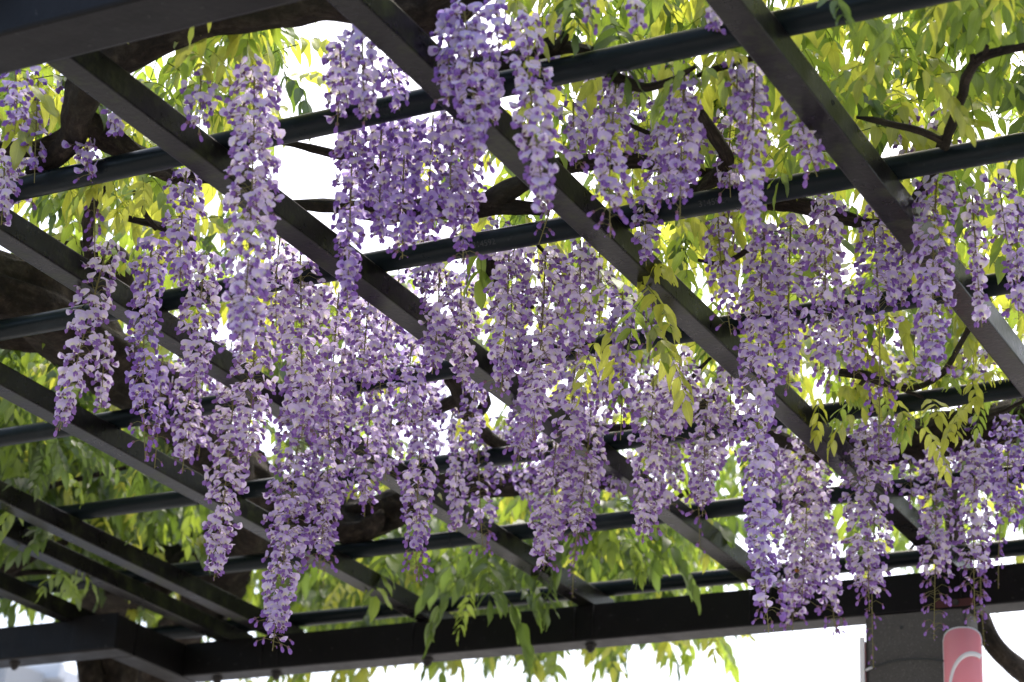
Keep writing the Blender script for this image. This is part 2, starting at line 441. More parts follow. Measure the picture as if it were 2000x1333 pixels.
def banner(cx, cy, rad, a0, a1, ztop, label, ring):
    """tall sign sheet with rounded shoulders, bowed round a corner of the column"""
    t_ = tag(empty('banner_sign', (cx, cy, ztop - 1.1)), label, 'sign')
    def sheet(r, b0, b1, top, mname, m):
        mb = MB(); n = 26; vs = []
        for i in range(n + 1):
            s = -1 + 2 * i / n; ang = R_(b0 + (b1 - b0) * i / n)
            drop = .030 * (1 - math.sqrt(max(0, 1 - abs(s) ** 2.6)))
            for z in (0.0, .9, top - drop): vs.append((math.cos(ang) * r, math.sin(ang) * r, z))
        mb.add(vs, [(i*3+j, (i+1)*3+j, (i+1)*3+j+1, i*3+j+1) for i in range(n) for j in range(2)])
        o = mb.build(mname, [m], t_)
        md = o.modifiers.new('thick', 'SOLIDIFY'); md.thickness = .002; md.offset = 1
        return o
    sheet(rad, a0 - 3.5, a1 + 2, 1.1, 'border', M_SIGNWHITE)
    sheet(rad + .0032, a0, a1, 1.095, 'panel', M_SIGNRED)
    if ring:
        mb = MB(); n = 48; vs = []
        rr, cz, ca = .092, 1.1 - at_drop, R_(a0 + 48)
        for i in range(n + 1):
            th = 2 * math.pi * i / n
            for q in (rr - .0065, rr + .0065):
                ang = ca + math.cos(th) * q * .60 / rad
                vs.append((math.cos(ang) * (rad + .0062), math.sin(ang) * (rad + .0062), cz + math.sin(th) * q))
        inside = [abs(math.atan2(v[1], v[0]) - R_((a0 + a1) / 2)) < R_((a1 - a0) / 2) for v in vs]
        mb.add(vs, [q for q in ((2*i, 2*i+1, 2*i+3, 2*i+2) for i in range(n)) if all(inside[k] for k in q)])
        o = mb.build('white_ring', [M_SIGNWHITE], t_)
        md = o.modifiers.new('thick', 'SOLIDIFY'); md.thickness = .001; md.offset = 1
at_drop = .165
zt = at_y(1880, 1225, Y0 - .03).z
banner(-1.649, Y0 + .052, .086, -114, -50, zt, 'red banner sign with a white ring on the right corner of the column', True)
zl = at_y(1686, 1245, Y0).z
lt = tag(empty('banner_sign', (X0 - .004, Y0 + .04, zl - 1.1)), 'red banner sign seen edge-on along the left side of the column', 'sign')
for nm, mm, xa, xb, ya, yb_, zb in (('panel', M_SIGNRED, -.0085, .0030, -.035, .05, 1.09), ('border', M_SIGNWHITE, -.0095, .0035, -.041, -.0355, 1.10)):
    mb = MB(); mb.box((xa, ya, 0), (xb, yb_, zb)); mb.build(nm, [mm], lt, smooth=False)

# ------------------------------------------------------------------ far white building under the left beam
bt = tag(empty('shop_building', (-12.5, 12.4, 0)), 'pale shop building with a white canopy glimpsed under the left beam', 'building')
a = at_y(-60, 1303, 12) ; b = at_y(163, 1300, 12); zt = b.z; BO = Vector((-12.5, 12.4, 0))
def bpart(name, lo, hi, m):
    mb = MB(); mb.box(tuple(Vector(lo) - BO), tuple(Vector(hi) - BO)); return mb.build(name, [m], bt, smooth=False)
bpart('canopy', (a.x - 5, 12, zt - .20), (b.x - .15, 15, zt - .02), M_WALL)
bpart('fascia', (a.x - 5, 11.94, zt - .09), (b.x - .15, 11.995, zt + .02), M_WALL)
c_ = at_y(33, 1318, 11.8)
bpart('sign_box', (c_.x - .02, 11.5, c_.z - .5), (c_.x + .16, 11.9, c_.z + .02), M_GREY)
bpart('blue_band', (c_.x + .16, 12.3, zt - .55), (b.x - .2, 12.34, zt - .21), M_BLUE)
bpart('wall', (a.x - 5, 12.5, 0), (b.x - .2, 14.9, zt - .21), M_WALL)

# ------------------------------------------------------------------ vines: trunks and branches
VN = {
 'left': tag(empty('wisteria_vine', tuple(at_y(230, 1333, 6.3).xy) + (0,)), 'old wisteria with massive gnarled trunk climbing over the left end of pergola', 'vine'),
 'top': tag(empty('wisteria_vine', (-2.6, 2.7, 3.6)), 'wisteria limb crossing just behind the near beam with crooked side branches', 'vine'),
 'right': tag(empty('wisteria_vine', (-1.1, 5.9, 0)), 'wisteria with smooth dark trunk rising beside the column at the right', 'vine'),
}
def catmull(P, per):
    P = [Vector(p) for p in P]; o = []
    Q = [P[0] * 2 - P[1]] + P + [P[-1] * 2 - P[-2]]
    for i in range(1, len(Q) - 2):
        for k in range(per):
            s = k / per; a, b, c, d = Q[i-1], Q[i], Q[i+1], Q[i+2]
            o.append(.5 * ((2*b) + (c-a)*s + (2*a-5*b+4*c-d)*s*s + (3*b-a-3*c+d)*s**3))
    o.append(P[-1]); return o
def interp(vals, n):
    return list(np.interp(np.linspace(0, len(vals) - 1, n), range(len(vals)), vals))
def limb(vine, name, pts, gnarl=.12, z=None, seedv=0, sides=18, per=9):
    """pts: (pixel x, pixel y, height above the camera, thickness in pixels) along the branch"""
    V = VN[vine]; W = []; rad = []
    for px, py, zz, th in pts:
        p = at_z(px, py, zz) if zz < 3 else at_y(px, py, zz); dist = (p - CAM).dot(fw)
        W.append(p - V.location); rad.append(th * dist / F / 2)
    C = catmull(W, per); rr = interp(rad, len(C))
    off = Vector((seedv * 3.1, 7.7, 1.3))
    rm = sum(rad) / len(rad)
    for i, c in enumerate(C):
        k = noise.noise_vector(c * (0.22 / max(rm, .01)) + off)
        C[i] = c + k * rm * .28
        rr[i] *= 1 + .14 * noise.noise(c * (.5 / max(rm, .01)) + off)
    def wob(p, th, L):
        q = Vector((math.cos(th) * 1.3, math.sin(th) * 1.3, L * 3.2)) + off
        return 1 + gnarl * noise.noise(q * 1.6) + gnarl * .7 * noise.noise(q * 4.1) + gnarl * .5 * math.sin(th * 3 + L * 5 + seedv)
    mb = MB(); mb.tube(C, rr, sides, wob=wob)
    return mb.build(name, [M_BARK], V)
B1 = 1.97
# left vine
limb('left', 'trunk', [(205, 1560, 6.1, 75), (215, 1420, 6.05, 72), (228, 1320, 6.0, 72), (215, 1235, 5.9, 74), (230, 1170, 5.8, 78), (330, 1110, 2.02, 90)], .2, seedv=1, sides=28)
limb('left', 'trunk', [(290, 1560, 6.0, 90), (300, 1420, 5.95, 86), (312, 1320, 5.9, 84), (350, 1240, 5.8, 85), (430, 1120, 2.02, 110), (500, 1010, 2.06, 130), (480, 930, 2.04, 110)], .2, seedv=2, sides=28)
limb('left', 'trunk', [(165, 1560, 5.95, 46), (172, 1420, 5.9, 46), (176, 1330, 5.9, 46), (168, 1240, 5.85, 50), (190, 1170, 5.75, 50), (300, 1120, 2.02, 60)], .2, seedv=3, sides=24)
limb('left', 'bough', [(-160, 520, 1.99, 120), (-40, 555, 2.0, 130), (60, 590, 2.0, 135), (160, 655, 2.0, 130), (270, 740, 2.0, 120), (380, 850, 2.0, 110), (470, 930, 2.02, 110), (560, 990, 2.02, 95), (680, 1010, 2.0, 80), (780, 985, 2.0, 68), (880, 950, 2.0, 55), (1000, 940, 2.0, 50), (1120, 935, 2.0, 46), (1260, 950, 2.0, 36)], .22, seedv=4, sides=34, per=12)
limb('left', 'bough', [(-160, 640, 2.02, 70), (0, 650, 2.02, 70), (120, 640, 2.04, 64), (230, 560, 2.02, 60), (200, 500, 2.02, 50), (110, 490, 2.0, 40)], .2, seedv=5, sides=24)
limb('left', 'branch_stub', [(640, 1020, 1.97, 60), (690, 1035, 1.94, 52), (725, 1025, 1.93, 38), (745, 1005, 1.93, 20)], .45, seedv=6, sides=20)
limb('left', 'branch', [(640, 1060, 1.97, 20), (648, 990, 1.95, 22), (662, 930, 1.95, 20), (655, 880, 1.97, 16)], .3, seedv=7)
limb('left', 'branch', [(-60, 1120, 1.95, 22), (20, 1108, 1.96, 22), (60, 1090, 1.97, 18), (130, 1060, 2.0, 14)], .2, seedv=8)
limb('left', 'branch', [(-60, 1140, 1.97, 14), (40, 1120, 1.97, 12), (110, 1118, 1.98, 10)], .2, seedv=9)
limb('left', 'branch', [(60, 960, 1.98, 10), (180, 930, 1.98, 10), (300, 900, 1.99, 8)], .2, seedv=10)
limb('left', 'branch', [(180, 560, 2.0, 26), (172, 480, 1.97, 22), (178, 410, 1.96, 20), (200, 370, 1.96, 14)], .25, seedv=11)
limb('left', 'branch', [(215, 420, 1.93, 9), (270, 432, 1.93, 12), (325, 447, 1.94, 16), (380, 470, 1.95, 14)], .3, seedv=12)
limb('left', 'branch', [(262, 375, 1.93, 7), (285, 420, 1.93, 9), (305, 445, 1.93, 11)], .3, seedv=13)
# top vine
limb('top', 'limb', [(60, 330, 1.92, 30), (150, 270, 1.93, 54), (158, 215, 1.94, 62), (190, 145, 1.95, 76), (260, 92, 1.96, 80), (350, 55, 1.97, 80), (440, 28, 1.97, 80), (560, 16, 1.98, 86), (650, 0, 1.98, 86), (740, 4, 1.98, 90), (830, 16, 1.98, 96), (900, -10, 1.98, 80), (1000, -60, 1.98, 60)], .16, seedv=20, sides=30, per=12)
limb('top', 'branch', [(160, 250, 1.94, 50), (110, 278, 1.94, 34), (50, 294, 1.94, 30), (-40, 290, 1.95, 30)], .16, seedv=21, sides=22)
limb('top', 'branch', [(150, 225, 1.94, 50), (210, 270, 1.94, 52), (280, 312, 1.95, 40), (340, 345, 1.98, 30), (420, 350, 2.0, 20)], .2, seedv=22, sides=22)
limb('top', 'branch', [(900, 150, 1.94, 44), (970, 128, 1.93, 44), (1040, 106, 1.92, 36), (1100, 92, 1.92, 30), (1160, 100, 1.93, 16)], .3, seedv=23, sides=20)
limb('top', 'branch_stub', [(1085, 96, 1.91, 22), (1098, 78, 1.92, 18), (1104, 66, 1.92, 14)], .4, seedv=24)
limb('top', 'branch_stub', [(1058, 106, 1.91, 20), (1062, 86, 1.91, 16), (1076, 76, 1.92, 8)], .4, seedv=25)
limb('top', 'branch', [(1180, 135, 1.89, 20), (1215, 158, 1.87, 24), (1260, 170, 1.86, 17), (1310, 158, 1.86, 12), (1360, 128, 1.88, 9)], .2, seedv=26)
limb('top', 'branch', [(1350, 152, 1.90, 6), (1385, 138, 1.89, 13), (1420, 128, 1.9, 14), (1475, 112, 1.92, 14)], .2, seedv=27)
limb('top', 'branch', [(560, 400, 1.98, 18), (650, 402, 1.97, 28), (740, 415, 1.96, 34), (850, 412, 1.96, 42), (935, 405, 1.96, 44), (1000, 370, 1.97, 40), (1070, 332, 1.98, 34), (1150, 318, 1.99, 32), (1240, 315, 1.99, 30), (1310, 330, 1.99, 22), (1400, 340, 1.97, 16)], .18, seedv=28, sides=22)
limb('top', 'branch', [(935, 412, 1.95, 30), (1000, 405, 1.94, 26), (1060, 410, 1.93, 20)], .3, seedv=29)
limb('top', 'branch', [(960, 470, 1.96, 20), (960, 520, 1.90, 18), (966, 548, 1.90, 18), (990, 575, 1.91, 15), (1040, 600, 1.93, 10)], .2, seedv=30)
limb('top', 'branch', [(1365, 215, 1.95, 18), (1392, 260, 1.94, 25), (1417, 305, 1.93, 28), (1400, 345, 1.93, 34), (1370, 366, 1.94, 22)], .22, seedv=31, sides=20)
limb('top', 'branch', [(1425, 316, 1.95, 18), (1405, 345, 1.95, 20), (1372, 364, 1.95, 22), (1320, 372, 1.97, 14)], .22, seedv=32)
limb('top', 'branch', [(1500, 395, 1.93, 22), (1570, 402, 1.92, 30), (1630, 420, 1.92, 28), (1690, 436, 1.93, 18), (1730, 430, 1.95, 8)], .3, seedv=33)
limb('top', 'branch', [(550, 275, 1.96, 12), (605, 290, 1.96, 16), (665, 305, 1.96, 17), (740, 330, 1.98, 14)], .15, seedv=34)
limb('top', 'branch', [(1220, 240, 1.92, 8), (1270, 262, 1.92, 9), (1320, 275, 1.94, 7)], .2, seedv=35)
limb('top', 'branch', [(1050, 480, 1.90, 7), (1075, 505, 1.90, 8), (1100, 525, 1.91, 7)], .2, seedv=36)
# right vine
limb('right', 'trunk', [(2120, 1420, 1.60, 44), (2020, 1330, 1.66, 42), (1950, 1270, 1.70, 40), (1915, 1205, 1.80, 38), (1890, 1140, 1.93, 36), (1870, 1060, 1.98, 34), (1850, 960, 2.0, 40), (1800, 870, 2.0, 60)], .05, seedv=40, sides=26)
limb('right', 'bough', [(1560, 880, 2.0, 44), (1660, 880, 2.0, 58), (1760, 866, 2.0, 76), (1850, 850, 2.0, 84), (1940, 832, 2.0, 84), (2060, 800, 2.0, 84)], .2, seedv=41, sides=30)
limb('right', 'bough', [(1130, 825, 1.95, 22), (1180, 842, 1.95, 26), (1240, 848, 1.95, 30), (1330, 846, 1.95, 34), (1420, 842, 1.95, 32), (1500, 850, 1.97, 30), (1580, 880, 2.0, 30)], .22, seedv=42, sides=20)
limb('right', 'branch', [(1345, 845, 1.95, 20), (1358, 815, 1.94, 17), (1378, 785, 1.93, 15), (1412, 763, 1.92, 11)], .3, seedv=43)
limb('right', 'branch', [(1330, 840, 1.95, 14), (1316, 815, 1.94, 12), (1318, 795, 1.93, 9)], .3, seedv=44)
limb('right', 'branch', [(880, 735, 1.91, 24), (900, 765, 1.90, 34), (912, 800, 1.90, 32), (935, 838, 1.91, 27), (975, 868, 1.92, 24), (1040, 880, 1.95, 20)], .2, seedv=45, sides=20)
limb('right', 'branch', [(905, 780, 1.91, 24), (860, 797, 1.91, 21), (820, 808, 1.92, 22), (780, 830, 1.94, 18)], .25, seedv=46)
limb('right', 'branch', [(930, 815, 1.91, 20), (948, 790, 1.91, 20), (945, 760, 1.92, 12)], .25, seedv=47)
limb('right', 'branch', [(1640, 728, 1.88, 14), (1690, 736, 1.87, 18), (1735, 752, 1.87, 13), (1785, 758, 1.87, 12), (1828, 740, 1.87, 11), (1858, 705, 1.87, 11), (1890, 645, 1.88, 12), (1915, 610, 1.9, 10)], .2, seedv=48, per=7)
limb('right', 'branch', [(1735, 752, 1.87, 8), (1790, 772, 1.87, 7), (1830, 790, 1.88, 6)], .2, seedv=49)
limb('right', 'branch', [(1690, 740, 1.87, 8), (1668, 765, 1.87, 8), (1650, 775, 1.87, 6)], .2, seedv=50)
limb('right', 'branch', [(1920, 815, 1.86, 6), (1960, 802, 1.86, 7), (2010, 780, 1.86, 7)], .2, seedv=51)
limb('right', 'branch', [(1845, 285, 1.885, 20), (1862, 240, 1.885, 19), (1878, 190, 1.885, 19), (1895, 140, 1.885, 20), (1918, 112, 1.885, 19), (1955, 102, 1.885, 16), (2010, 88, 1.89, 15)], .16, seedv=52, sides=18)
limb('right', 'branch_stub', [(1900, 125, 1.885, 11), (1900, 108, 1.885, 10)], .3, seedv=53)
limb('right', 'branch_stub', [(1866, 236, 1.885, 14), (1882, 230, 1.885, 12)], .3, seedv=54)
limb('right', 'branch_stub', [(1922, 108, 1.885, 12), (1928, 90, 1.885, 8)], .3, seedv=55)
limb('right', 'branch_stub', [(1950, 100, 1.885, 8), (1956, 92, 1.885, 6)], .3, seedv=56)
limb('right', 'branch', [(1672, 230, 1.89, 5), (1700, 234, 1.885, 11), (1745, 243, 1.885, 14), (1790, 254, 1.885, 14), (1840, 275, 1.885, 15)], .18, seedv=57)
limb('right', 'branch', [(1845, 275, 1.94, 22), (1815, 350, 1.96, 24), (1790, 400, 1.97, 24), (1770, 450, 1.97, 20)], .2, seedv=58)
limb('right', 'branch', [(1363, 508, 1.87, 6), (1400, 515, 1.87, 8), (1435, 505, 1.87, 10), (1470, 480, 1.88, 12), (1510, 440, 1.9, 12)], .2, seedv=59)
limb('right', 'branch', [(1335, 770, 1.87, 9), (1350, 742, 1.87, 9), (1388, 700, 1.88, 6)], .2, seedv=60)
limb('right', 'branch', [(1300, 985, 1.96, 13), (1340, 962, 1.96, 14), (1380, 950, 1.97, 12)], .2, seedv=61)
limb('right', 'branch', [(1610, 1110, 1.97, 16), (1645, 1098, 1.96, 18), (1700, 1090, 1.97, 16)], .2, seedv=62)
limb('right', 'branch', [(1735, 1112, 1.95, 9), (1765, 1096, 1.94, 8), (1785, 1064, 1.94, 6)], .2, seedv=63)
limb('right', 'branch', [(1780, 960, 1.97, 16), (1860, 950, 1.97, 14), (1960, 920, 1.97, 12), (2020, 900, 1.97, 10)], .2, seedv=64)

# ------------------------------------------------------------------ flowers
def petal_disc(mb, R, cup, reflex, tilt, notch, seed_, mi=0, fold=0.0):
    rs = random.Random(seed_)
    rings, n = 3, 12
    vs = []; uv = []
    vs.append((0, 0, 0)); uv.append((0, 0))
    ph = rs.random() * 6
    for i in range(1, rings + 1):
        q = i / rings
        for k in range(n):
            a = 2 * math.pi * k / n
            rr = R * q * (1 + .05 * math.sin(3 * a + ph))
            y = math.cos(a) * rr * 1.02; z = math.sin(a) * rr * .95
            if math.sin(a) > .85: z -= notch * q * R
            if math.sin(a) < -.5: y *= .72
            x = cup * math.cos(a) ** 2 * q * q * R + reflex * (z / R) ** 2 * R * (1 if z > 0 else -.3)
            x += fold * abs(math.cos(a)) * q * R + rs.uniform(-.05, .05) * R * q
            vs.append((x, y, z)); uv.append((a / 6.2832, math.hypot(y, (z + R * .42)) / (R * 1.4)))
    # lift the disc so that its claw (lower centre) sits at the origin, then tilt backwards
    ct, st = math.cos(tilt), math.sin(tilt)
    vv = []
    for x, y, z in vs:
        z += R * .66
        vv.append((x * ct - z * st, y, x * st + z * ct))
    uv[0] = (0, .3)
    fs = [(0, 1 + k, 1 + (k + 1) % n) for k in range(n)]
    for i in range(rings - 1):
        for k in range(n):
            k2 = (k + 1) % n
            fs.append((1 + i*n + k, 1 + (i+1)*n + k, 1 + (i+1)*n + k2, 1 + i*n + k2))
    mb.add(vv, fs, uv, mi)
def tear(mb, p0, p1, r, flat, mi, n=6, prof=(.25, .8, 1.0, .85, .45), bend=0):
    p0 = Vector(p0); p1 = Vector(p1); ax = (p1 - p0); L = ax.length; ax.normalize()
    side = Vector((0, 1, 0)); upv = ax.cross(side).normalized()
    vs = [p0]; uv = [(0, 0)]
    for i, q in enumerate(prof):
        s = (i + .6) / (len(prof) + .2)
        for k in range(n):
            a = 2 * math.pi * k / n
            vs.append(p0 + ax * (L * s) + side * (math.cos(a) * r * q * flat) + upv * (math.sin(a) * r * q + bend * math.sin(math.pi * s)))
            uv.append((k / n, s))
    vs.append(p1); uv.append((0, 1))
    fs = [(0, 1 + (k + 1) % n, 1 + k) for k in range(n)]
    for i in range(len(prof) - 1):
        for k in range(n):
            k2 = (k + 1) % n; fs.append((1 + i*n + k, 1 + i*n + k2, 1 + (i+1)*n + k2, 1 + (i+1)*n + k))
    e = 1 + len(prof) * n; o = 1 + (len(prof) - 1) * n
    fs += [(o + k, o + (k + 1) % n, e) for k in range(n)]
    mb.add(vs, fs, uv, mi)
FLOWER_MB, BUD_MB = [], []
for i in range(8):                                        # open flowers: banner petal, two wings with keel, calyx
    rs = random.Random(50 + i); mb = MB()
    R = .0114 * rs.uniform(.9, 1.06)
    petal_disc(mb, R, rs.uniform(-.5, .2), rs.uniform(-.75, -.15), rs.uniform(-.2, .95), rs.uniform(.05, .25), i, 0, rs.uniform(-.1, .45))
    dn = rs.uniform(-1.1, -.35); L = .0125
    for s in (-1, 1):
        tip = (math.cos(dn) * L, s * .0024 * rs.uniform(.8, 1.8), math.sin(dn) * L)
        tear(mb, (.0005, s * .001, .001), tip, .0042, .58, 1, 6, bend=.0012)
    tear(mb, (-.0035, 0, 0), (.0030, 0, 0), .0024, 1, 2, 5, (.8, 1, .9))
    FLOWER_MB.append(mb)
for i in range(3):                                        # half open: folded banner
    mb = MB(); rs = random.Random(80 + i)
    petal_disc(mb, .0098, .2, .35, rs.uniform(-.9, -.4), .05, 30 + i, 0, .75)
    tear(mb, (0, 0, .001), (.0125, 0, -.003), .0042, .8, 1, 6)
    tear(mb, (-.0035, 0, 0), (.003, 0, 0), .0024, 1, 2, 5, (.8, 1, .9))
    FLOWER_MB.append(mb)
for i in range(3):                                        # buds
    mb = MB(); rs = random.Random(90 + i); L = (.0170, .0135, .009)[i]
    tear(mb, (0, 0, 0), (L, 0, -L * .12), L * .27, .82, 1, 7, (.35, .62, .9, 1.0, .7), bend=.0008)
    tear(mb, (-.003, 0, 0), (L * .28, 0, 0), L * .2, 1, 2, 5, (.8, 1, .8))
    BUD_MB.append(mb)
FM = [M_BANNER, M_KEEL, M_CALYX]
FLOWER_ME = [m_.mesh('flower', FM) for m_ in FLOWER_MB]
BUD_ME = [m_.mesh('bud', FM) for m_ in BUD_MB]
NF = {}
def raceme_fill(top, bot, wid, buds, dens, bare, rs):
    """positions of the flowers: list of (kind, variant, location, euler, scale), and the stem mesh"""
    ax = bot - top; L = ax.length
    bend = Vector((rs.uniform(-1, 1), rs.uniform(-1, 1), 0)) * L * .02
    def P(s): return ax * s + bend * math.sin(math.pi * s)
    st = MB(); st.tube([P(s) for s in np.linspace(0, 1, 11)], [.0019 - .0011 * s for s in np.linspace(0, 1, 11)], 5)
    fl = []
    wr = wid / 2
    n = int(L * 100 * 3.1 * dens * max(.6, min(1.5, wid / .085)))
    ph = rs.random() * 6.28
    for i in range(n):
        s = (i + rs.uniform(.1, .9)) / n
        s = .015 + s * .98
        ph += 2.39996 + rs.uniform(-.35, .35)
        pr = 1.0 if s < .45 else 1 - .58 * ((s - .45) / .55) ** 1.6
        if s < .07: pr *= .65 + s * 5
        isbud = s > 1 - buds + rs.uniform(-.05, .05)
        tiny = s > 1 - bare
        if isbud and rs.random() < .45: continue
        if not isbud and rs.random() < .04: continue
        fs = rs.uniform(.76, 1.14)
        ped = max(.007, wr * pr - .0150) * (rs.uniform(.25, 1.1) if rs.random() < .3 else rs.uniform(.75, 1.1))
        if isbud: ped = max(.008, wr * .62 * (1 - .35 * (s - (1 - buds)) / max(buds, .01))) * rs.uniform(.8, 1.1)
        if tiny: ped = .008; fs = .35
        up_ = rs.uniform(-.15, .55) * ped
        c = P(s); e = c + Vector((math.cos(ph) * ped, math.sin(ph) * ped, up_ - ped * .25))
        midp = c + Vector((math.cos(ph) * ped * .5, math.sin(ph) * ped * .5, up_ * .9))
        st.tube([c, midp, e], [.0006, .0005, .0006], 3, cap=False)
        if tiny:
            kind, var = 'bud', 2
        elif isbud:
            q = (s - (1 - buds)) / max(buds, .01)
            kind, var = 'bud', 0 if q < .5 else (1 if q < .85 else 2)
        else:
            kind, var = 'flower', rs.randrange(8) if rs.random() < .86 else 8 + rs.randrange(3)
        yaw = ph + rs.uniform(-.75, .75)
        eul = (rs.uniform(-.5, .5), rs.uniform(-.35, .75) if kind == 'flower' else rs.uniform(.55, 1.25), yaw)
        fl.append((kind, var, e, eul, fs))
    return fl, st
def join_instances(items, mats, name, parent):
    """items: (MB, matrix) -> one mesh"""
    cache = {}; V = []; Fc = []; UV = []; MI = []; o = 0
    for mb, M in items:
        k = id(mb)
        if k not in cache:
            cache[k] = (np.array(mb.v, dtype=np.float64), mb.f, mb.uv, mb.mi)
        v, f, uv, mi = cache[k]
        A = np.array(M); V.append(v @ A[:3, :3].T + A[:3, 3])
        Fc += [tuple(i + o for i in q) for q in f]; UV += uv; MI += mi; o += len(v)
    big = MB(); V = np.concatenate(V)
    big.v = V.tolist(); big.f = Fc; big.uv = UV; big.mi = MI
    return big.build(name, mats, parent)
def euler_m(loc, eul, sc):
    from mathutils import Euler
    return Matrix.Translation(loc) @ Euler(eul).to_matrix().to_4x4() @ Matrix.Scale(sc, 4)
def clear_of_steel(p):
    for x in RX + [-4.003]:
        if x - .016 < p.x < x + WR + .016:
            p.x = x - .02 if p.x < x + WR / 2 else x + WR + .02
    for y in PY:
        if abs(p.y - y) < RP + .012: p.y = y - RP - .016
    return p
def raceme(xt, yt, xb, yb, wpx, buds=.12, tone=.4, dens=1.0, label=None, group=None, z=1.90, full=True, bare=.03):
    rs = random.Random(int(xt * 7 + yt * 13 + wpx))
    top = clear_of_steel(at_z(xt, yt, z)); bot = at_y(xb, yb, top.y)
    dist = (top - CAM).dot(fw)
    wid = wpx * dist / F
    fl, st = raceme_fill(top, bot, wid, buds, dens, bare, rs)
    r = tag(empty('flower_raceme', top), label, 'flower cluster', group)
    so = st.build('stem', [M_STEM], r)
    colr = (min(1, max(0, tone + rs.uniform(-.08, .08))), 0, 0, 1)
    if full:
        for kind, var, e, eul, fs in fl:
            o = bpy.data.objects.new(kind, FLOWER_ME[var] if kind == 'flower' else BUD_ME[var])
            o.location = e; o.rotation_euler = eul; o.scale = (fs, fs, fs); o.color = colr; o.parent = r
            COL.objects.link(o)
    else:
        it = [((FLOWER_MB[var] if kind == 'flower' else BUD_MB[var]), euler_m(e, eul, fs)) for kind, var, e, eul, fs in fl]
        if it:
            o = join_instances(it, FM, 'flowers', r); o.color = colr; o['kind'] = 'stuff'
    NF['n'] = NF.get('n', 0) + len(fl)
    return r

G = 'wisteria racemes hanging from the pergola'
